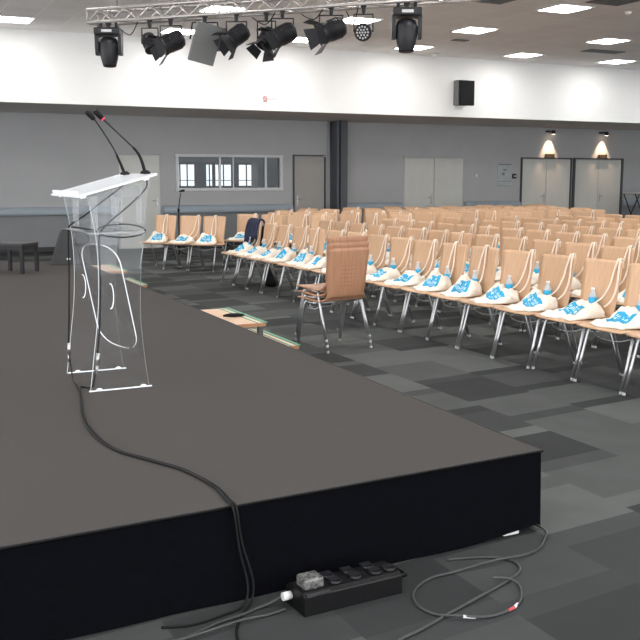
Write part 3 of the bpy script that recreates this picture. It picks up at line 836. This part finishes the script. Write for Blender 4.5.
# cables on the lectern, over the stage and down the skirt
def cable(name, pts, r, m, label, sm=6):
    b = MB(); b.tube(smooth_pts(pts, sm), r, None, 6); o = b.build(name, m); return tag(o, label, 'cable')
def conn(o, p, d, m='chrome'):
    p = Vector(p); d = Vector(d).normalized(); b = MB(); b.tube([p, p+d*.07], [.010, .011], None, 10); b.tube([p+d*.07, p+d*.12], [.009, .0055], None, 10); b.build('connector', m, o)
c1 = cable('microphone_cable', [(1.54, 5.42, 1.60), (1.53, 5.41, 1.54), (1.44, 5.42, 1.45), (1.33, 5.43, 1.36), (1.275, 5.42, 1.31), (1.25, 5.405, 1.25), (1.25, 5.41, 1.0), (1.235, 5.41, .72), (1.21, 5.42, .52), (1.19, 5.44, .40), (1.14, 5.52, .387), (1.10, 5.30, .386), (1.03, 4.95, .386), (.985, 4.6, .386), (.985, 4.3, .386), (1.02, 4.1, .386), (1.08, 3.97, .386), (1.13, 3.86, .386), (1.18, 3.75, .386), (1.215, 3.6, .386), (1.235, 3.43, .386), (1.222, 3.28, .389), (1.222, 3.205, .375), (1.235, 3.19, .25), (1.27, 3.17, .10), (1.26, 3.16, .02), (1.2, 3.10, .006), (1.13, 2.98, .006), (1.1, 2.85, .006)], .0052, 'cable', 'thin black cable running from the lectern across the stage and down its black skirt')
conn(c1, (1.22, 5.395, .60), (-.1, .05, -1))
c2 = cable('microphone_cable', [(1.515, 5.83, 1.58), (1.50, 5.82, 1.55), (1.40, 5.86, 1.47), (1.30, 5.93, 1.38), (1.215, 5.955, 1.32), (1.19, 5.955, 1.27), (1.185, 5.96, 1.0), (1.175, 5.96, .75), (1.165, 5.955, .55), (1.15, 5.80, .40), (1.13, 5.60, .387), (1.09, 5.30, .387), (1.02, 4.95, .387), (.972, 4.6, .387), (.972, 4.3, .387), (1.008, 4.1, .387), (1.07, 3.955, .387), (1.12, 3.845, .387), (1.168, 3.74, .387), (1.203, 3.6, .387), (1.222, 3.43, .387), (1.209, 3.28, .390), (1.209, 3.203, .375), (1.225, 3.188, .22), (1.25, 3.17, .08), (1.22, 3.15, .012), (1.12, 3.12, .006), (1.0, 3.10, .006), (.9, 3.13, .006)], .0048, 'cable', 'thin black cable hanging down the far side panel of the clear lectern')
conn(c2, (1.165, 5.945, .58), (-.05, -.1, -1))
loop = [(1.205, 5.93, 1.302), (1.22, 5.80, 1.304), (1.235, 5.62, 1.304), (1.25, 5.45, 1.300)]+[(1.385-.14*math.cos(a), 5.425-.03*math.sin(a), 1.30-.036*math.sin(a)) for a in [2*PI*k/12 for k in range(13)]]
cable('coiled_cable', loop, .0048, 'cable', 'black cable coiled in a loop on the shelf of the lectern')
# floor cables by the power strip
cable('power_cable', [(1.385, 3.115, .045), (1.33, 3.12, .02), (1.26, 3.115, .008), (1.19, 3.09, .008), (1.09, 3.07, .008), (.97, 3.02, .008), (.8, 2.98, .008), (.5, 2.95, .008)], .0060, 'gcable', 'grey power cable plugged into the left end of the black socket box')
cable('floor_cable', [(1.36, 3.065, .008), (1.28, 3.05, .008), (1.18, 3.035, .018), (1.09, 3.02, .018), (.9, 3.0, .012), (.6, 3.03, .008)], .0054, 'gcable', 'grey cable on the floor passing in front of the socket box')
cable('loop_cable', [(1.50, 2.60, .007), (1.619, 2.671, .007), (1.734, 2.707, .007), (1.884, 2.765, .007), (2.09, 2.841, .007), (2.253, 2.903, .007), (2.36, 2.96, .007), (2.40, 3.04, .007), (2.37, 3.11, .007), (2.275, 3.16, .007), (2.16, 3.19, .007)], .0060, 'gcable', 'thicker grey cable looping out from the stage skirt across the carpet')
cable('floor_cable', [(2.745, 3.33, .02), (2.745, 3.26, .007), (2.679, 3.193, .007), (2.587, 3.118, .007), (2.476, 3.08, .012), (2.314, 3.072, .020), (2.125, 3.071, .008), (1.993, 3.062, .007), (1.871, 2.985, .007), (1.82, 2.883, .007), (1.835, 2.789, .007), (1.896, 2.709, .020), (2.009, 2.68, .007), (2.125, 2.698, .007), (2.203, 2.749, .007), (2.271, 2.847, .007), (2.26, 2.90, .018), (2.20, 2.93, .022)], .0052, 'gcable', 'grey cable curling from under the stage corner, with tape marks')
t = COL.objects[-1]
b = MB(); b.tube([(2.10, 2.690, .007), (2.135, 2.701, .007)], .0062, 'red'); b.tube([(2.135, 2.701, .007), (2.165, 2.72, .007)], .0062, 'white_pl'); b.build('tape_mark', None, t)
b = MB(); b.tube([(1.905, 2.703, .019), (1.95, 2.69, .012)], .0062, 'white_pl'); b.build('tape_mark', None, t)

# power distribution box
t = thing('socket_box', 'long black socket box with a clear breaker window on the floor by the skirt', 'power strip', (1.61, 3.07, 0), R(3))
b = MB(); b.prism([(-.075, 0), (.075, 0), (.075, .07), (.055, .085), (-.055, .085), (-.075, .07)], -.215, .215, 'x'); b.build('housing', 'black', t)
b = MB(); b.box((-.155, -.005, .105), (.085, .075, .045), None, None, .01); b.build('breaker_window', 'clearwin', t)
b = MB(); b.box((-.155, -.072, .078), (.10, .008, .012)); b.box((.02, -.074, .074), (.38, .004, .004)); b.build('trim_strip', 'dgrey', t)
for x in (-.06, .03, .12, .185):
    for y in ((-.028,) if x == .185 else (-.028, .028)):
        b = MB(); b.lathe([(.024, .085), (.026, .092), (.021, .098), (.019, .090)], seg=14, mtx=Matrix.Translation((x, y, 0))); b.box((x, y+.012, .094), (.044, .034, .008), None, None); b.build('socket', 'blackmetal', t)
b = MB(); b.tube([(.215, .03, .05), (.26, .03, .05), (.26, -.03, .05), (.215, -.03, .05)], .009); b.build('carry_handle', 'black', t)
b = MB(); b.tube([(-.25, .035, .045), (-.213, .035, .045)], .016, None, 12); b.build('inlet_plug', 'white_pl', t)

# ------------------------------------------------------------------ low table and wedge monitor on the stage
t = thing('low_table', 'small black low table on the stage at the left edge', 'table', (1.88, 12.87, ZT), math.atan2(.34, .26))
S = .43
b = MB(); b.box((0, 0, .375), (S+.01, S+.01, .03), 'dgrey', None, .004); b.build('tabletop', None, t)
b = MB()
for s in (-1, 1): b.box((s*(S/2-.012), 0, .335), (.016, S-.04, .05)); b.box((0, s*(S/2-.012), .335), (S-.04, .016, .05))
b.build('apron', 'blackmetal', t)
for sx in (-1, 1):
    for sy in (-1, 1):
        b = MB(); b.box((sx*(S/2-.022), sy*(S/2-.022), .18), (.042, .042, .36)); b.build('leg', 'blackmetal', t)
t = thing('wedge_monitor', 'dark wedge stage monitor speaker standing on its end behind the lectern', 'speaker', (2.82, 13.90, ZT), R(-12))
b = MB(); b.prism([(-.30, 0), (-.10, .0), (.24, .0), (.24, .50), (-.10, .50), (-.13, .50)], -.20, .20, 'y'); 
bmesh.ops.bevel(b.bm, geom=b.bm.edges[:], offset=.008, segments=1, affect='EDGES'); b.build('cabinet', 'dgrey', t)
ang = math.atan2(.17, .50)
b = MB(); b.box((0, 0, 0), (.012, .35, .46), None, Matrix.Translation((-.222, 0, .25))@Matrix.Rotation(ang, 4, 'Y'), .004); b.build('grille', 'grille', t)
b = MB(); b.box((-.05, -.203, .08), (.05, .006, .025)); b.build('badge', 'white_pl', t)
b = MB(); b.box((.09, -.204, .28), (.14, .006, .05)); b.build('carry_handle', 'black', t)

# ------------------------------------------------------------------ microphone stand and right-hand table
t = thing('microphone_stand', 'thin black microphone stand behind the far chairs under the window', 'microphone stand', (5.93, 18.6, 0))
b = MB()
for a in (0, 2.1, 4.2): b.tube([(0, 0, .12), (.28*math.cos(a), .28*math.sin(a), .01)], .009)
b.build('tripod_base', 'black', t)
b = MB(); b.tube([(0, 0, .06), (0, 0, .95)], .014); b.tube([(0, 0, .92), (0, 0, .99)], .024); b.build('pole', 'black', t)
b = MB(); b.tube([(0, 0, .97), (.05, 0, 1.30)], .010); b.build('boom_arm', 'black', t)
b = MB(); b.tube([(.02, -.02, 1.33), (.07, .0, 1.345), (.13, .0, 1.35)], [.014, .022, .026], None, 10); b.build('microphone', 'black', t)
t = thing('high_table', 'white-topped folding table with crossed dark legs at the right edge by the wall', 'table', (20.75, 20.4, 0))
b = MB(); b.box((0, 0, 1.18), (2.0, .6, .035), None, None, .006); b.build('tabletop', 'tabletop', t)
for sx in (-.75, .75):
    for d in (-1, 1):
        b = MB()
        for sy in (-.22, .22): b.tube([(sx-d*.30, sy, 1.16), (sx+d*.30, sy, .0)], .016)
        b.tube([(sx+d*.28, -.22, .04), (sx+d*.28, .22, .04)], .012); b.build('leg', 'blackmetal', t)

# ------------------------------------------------------------------ truss and stage lights
P0 = Vector((2.70, 11.63, 0)); D = Vector((.677, -.736, 0)).normalized(); N = Vector((-D.y, D.x, 0)); TL = 4.6
MTR = Matrix(((D.x, N.x, 0, P0.x), (D.y, N.y, 0, P0.y), (0, 0, 1, 3.40), (0, 0, 0, 1)))   # local x along the truss
tr = thing('lighting_truss', 'metal lattice lighting truss hanging below the ceiling', 'truss', (P0.x, P0.y, 3.40), math.atan2(D.y, D.x))
w = .105; h = .145
for (yy, zz) in ((-w, 0), (w, 0), (-w, h), (w, h)):
    b = MB(); b.tube([(0, yy, zz), (TL, yy, zz)], .018, None, 8); b.build('chord', 'alu', tr)
b = MB(); k = 0; x = 0.0; st = .17
while x < TL-st:
    for yy in (-w, w):
        a, c = (0, h) if k % 2 == 0 else (h, 0); b.tube([(x, yy, a), (x+st, yy, c)], .008, None, 6)
    for zz in (0, h):
        a, c = (-w, w) if k % 2 == 0 else (w, -w); b.tube([(x, a, zz), (x+st, c, zz)], .007, None, 6)
    x += st; k += 1
for x in (0, TL):
    b.tube([(x, -w, 0), (x, -w, h), (x, w, h), (x, w, 0), (x, -w, 0)], .014, None, 6)
b.build('lattice_brace', 'alu', tr)
for x in (.35, 2.3, 4.3):
    b = MB(); b.tube([(x, 0, h), (x, 0, .9)], .010); b.tube([(x, -w-.02, h+.01), (x, w+.02, h+.01)], .018); b.build('hanger', 'alu', tr)
def along(s, off=0.0, z=3.40): p = P0+D*s+N*off; return (p.x, p.y, z)
def s_of(x): return (x-P0.x)/D.x
gl = lambda v: Vector(v)
def clamp_part(t, m='blackmetal'):
    b = MB(); b.tube([(0, -.03, 0), (0, .03, 0)], .032, None, 10); b.box((0, 0, -.045), (.04, .05, .05)); b.build('clamp', m, t)

def moving_head(s, off, label, rz):
    t = thing('moving_head_light', label, 'stage light', along(s, off, 3.40), rz, 'moving head lights on the truss'); clamp_part(t)
    b = MB(); b.box((0, 0, -.105), (.30, .26, .085), None, None, .015)
    for x in (-.09, .09): b.tube([(x, 0, -.06), (x, 0, .02)], .018)
    b.build('base', 'blackmetal', t)
    for sx in (-1, 1):
        b = MB(); b.prism([(-.07, -.14), (.07, -.14), (.06, -.30), (.045, -.37), (-.045, -.37), (-.06, -.30)], sx*.115, sx*.155, 'x'); b.build('yoke_arm', 'blackmetal', t)
    b = MB(); b.lathe([(.045, -.16), (.09, -.18), (.115, -.24), (.115, -.32), (.100, -.41), (.080, -.48), (.074, -.50)], seg=16); hd = b.build('head', 'blackmetal', t)
    b = MB(); b.lathe([(.060, -.501), (.054, -.505)], seg=16); b.build('lens', 'dgrey', hd)
    b = MB(); b.box((0, -.128, -.105), (.12, .008, .03)); b.build('display', 'greyprint', t)
rc = math.atan2(rt.y, rt.x)
moving_head(s_of(2.85), -.0, 'black moving head light hanging at the left end of the truss', rc)
moving_head(s_of(5.31), -.0, 'black moving head light hanging near the right end of the truss', rc)

def par(s, off, aim, size, label, doors=True, lens=True, dz=.27, kind='par_light'):
    """can with barn doors; aim given as (right, forward, up) seen from the hall"""
    t = thing(kind, label, 'stage light', along(s, off, 3.40), rc, 'barn door spotlights on the truss'); clamp_part(t)
    a = Vector(aim).normalized()
    q = a.to_track_quat('Z', 'Y').to_matrix().to_4x4(); M = Matrix.Translation((0, 0, -dz))@q
    rr = .105*size; ll = .26*size
    b = MB(); b.lathe([(rr*.45, -ll*.60), (rr*.85, -ll*.52), (rr, -ll*.36), (rr, ll*.30), (rr*1.06, ll*.32), (rr*1.06, ll*.42), (rr*.92, ll*.44)], seg=18, mtx=M)
    for k_ in range(5): b.lathe([(rr*1.04, -ll*.34+k_*ll*.10), (rr*1.04, -ll*.31+k_*ll*.10)], seg=18, mtx=M)
    b.build('housing', 'blackmetal', t)
    if lens:
        b = MB(); b.lathe([(rr*.86, ll*.445), (rr*.7, ll*.47), (rr*.3, ll*.49)], seg=18, mtx=M); b.build('lens', 'lens', t)
    b = MB(); e = rr*1.12
    bw = Vector((1, 0, 0))
    b.tube([(-e, 0, -dz), (-e, 0, -.085), (e, 0, -.085), (e, 0, -dz)], .010, None, 6); b.tube([(0, 0, -.085), (0, 0, -.04)], .014); b.build('yoke', 'blackmetal', t)
    if doors:
        for k_ in range(4):
            Mk = M@Matrix.Rotation(k_*PI/2, 4, 'Z')@Matrix.Translation((rr*1.02, 0, ll*.44))@Matrix.Rotation(R(32), 4, 'Y')
            b = MB(); b.prism([(-rr*.75, 0), (rr*.75, 0), (rr*1.05, rr*1.15), (-rr*1.05, rr*1.15)], -.003, .003, 'x', None, None, Mk); b.build('barn_door', 'blackmetal', t)
par(s_of(3.22), .02, (.35, -.35, -.75), .80, 'small round stage lamp aimed down, next to the left moving head', False, False, .26)
par(s_of(3.43), -.04, (-.85, -.30, -.42), 1.02, 'black barn door spotlight with pale lens, second lamp from the left moving head', True, True, .27)
par(s_of(3.99), -.03, (-.72, -.25, -.55), .95, 'black barn door spotlight just right of the flat grey panel', True, False, .24)
par(s_of(4.21), .06, (-.35, -.35, -.75), .85, 'black spotlight partly hidden behind its neighbour at mid truss', True, False, .28)
par(s_of(4.37), -.04, (-.80, -.25, -.42), 1.0, 'black barn door spotlight overlapping another lamp at mid truss', True, False, .26)
par(s_of(4.75), -.03, (-.88, -.28, -.36), 1.05, 'black barn door spotlight with white lens ring, left of the round LED lamp', True, True, .24)
# flat panel
t = thing('flat_panel_light', 'flat grey rectangular panel fixture hanging tilted from the truss', 'stage light', along(s_of(3.72), -.02, 3.40), rc); clamp_part(t)
Mf = Matrix.Translation((.0, .0, -.30))@Matrix.Rotation(R(18), 4, 'Y')@Matrix.Rotation(R(12), 4, 'X')@Matrix.Rotation(R(22), 4, 'Z')
b = MB(); b.box((0, 0, 0), (.30, .05, .44), None, Mf, .010); b.build('panel_body', 'greypanel', t)
b = MB(); b.box((.17, .02, .10), (.012, .16, .26), None, Mf@Matrix.Rotation(R(-28), 4, 'Z')); b.build('side_flap', 'dgrey', t)
b = MB(); b.tube([(-.17, 0, -.25), (-.14, 0, -.07), (.14, 0, -.07), (.17, 0, -.25)], .010); b.build('yoke', 'blackmetal', t)
# round LED lamp
t = thing('round_led_lamp', 'small round LED lamp facing the hall, left of the right moving head', 'stage light', along(s_of(4.99), 0, 3.40), rc); clamp_part(t)
a = Vector((-.25, -.9, -.25)).normalized(); M = Matrix.Translation((0, 0, -.27))@a.to_track_quat('Z', 'Y').to_matrix().to_4x4()
b = MB(); b.lathe([(.05, -.08), (.085, -.05), (.095, .03), (.085, .045)], seg=18, mtx=M); b.build('housing', 'blackmetal', t)
b = MB()
for ring, cnt in ((0, 1), (.03, 6), (.06, 12)):
    for i in range(cnt): aa = 2*PI*i/cnt; b.lathe([(.011, .046), (.009, .052)], seg=8, mtx=M@Matrix.Translation((ring*math.cos(aa), ring*math.sin(aa), 0)))
b.build('led_cluster', 'greyprint', t)
b = MB(); b.tube([(-.10, 0, -.27), (-.10, 0, -.09), (.10, 0, -.09), (.10, 0, -.27)], .008, None, 6); b.tube([(0, 0, -.09), (0, 0, -.04)], .012); b.build('yoke', 'blackmetal', t)
# lamp leads
def lead(s0, s1, label, sag=.10):
    pts = [Vector(along(s0, .03, 3.36)), Vector(along((s0+s1)/2, .06, 3.36-sag)), Vector(along(s1, .0, 3.39))]
    cable('lamp_cable', pts, .006, 'cable', label)
lead(s_of(2.92), s_of(3.12), 'black lead sagging beside the left moving head', .10)
lead(s_of(4.10), s_of(4.30), 'black lead sagging between the middle truss lamps', .08)
lead(s_of(4.5), s_of(4.68), 'black lead sagging left of the lens-ring spotlight', .06)
lead(s_of(4.85), s_of(4.95), 'short black lead sagging left of the round LED lamp', .12)

# ------------------------------------------------------------------ world and look
wd = bpy.data.worlds.new('world'); SC.world = wd; wd.use_nodes = True
bg = wd.node_tree.nodes['Background']; bg.inputs[0].default_value = (.96, .975, 1, 1); bg.inputs[1].default_value = 3.0
SC.view_settings.view_transform = 'Standard'; SC.view_settings.look = 'None'; SC.view_settings.exposure = 0.42; SC.view_settings.gamma = 1.0
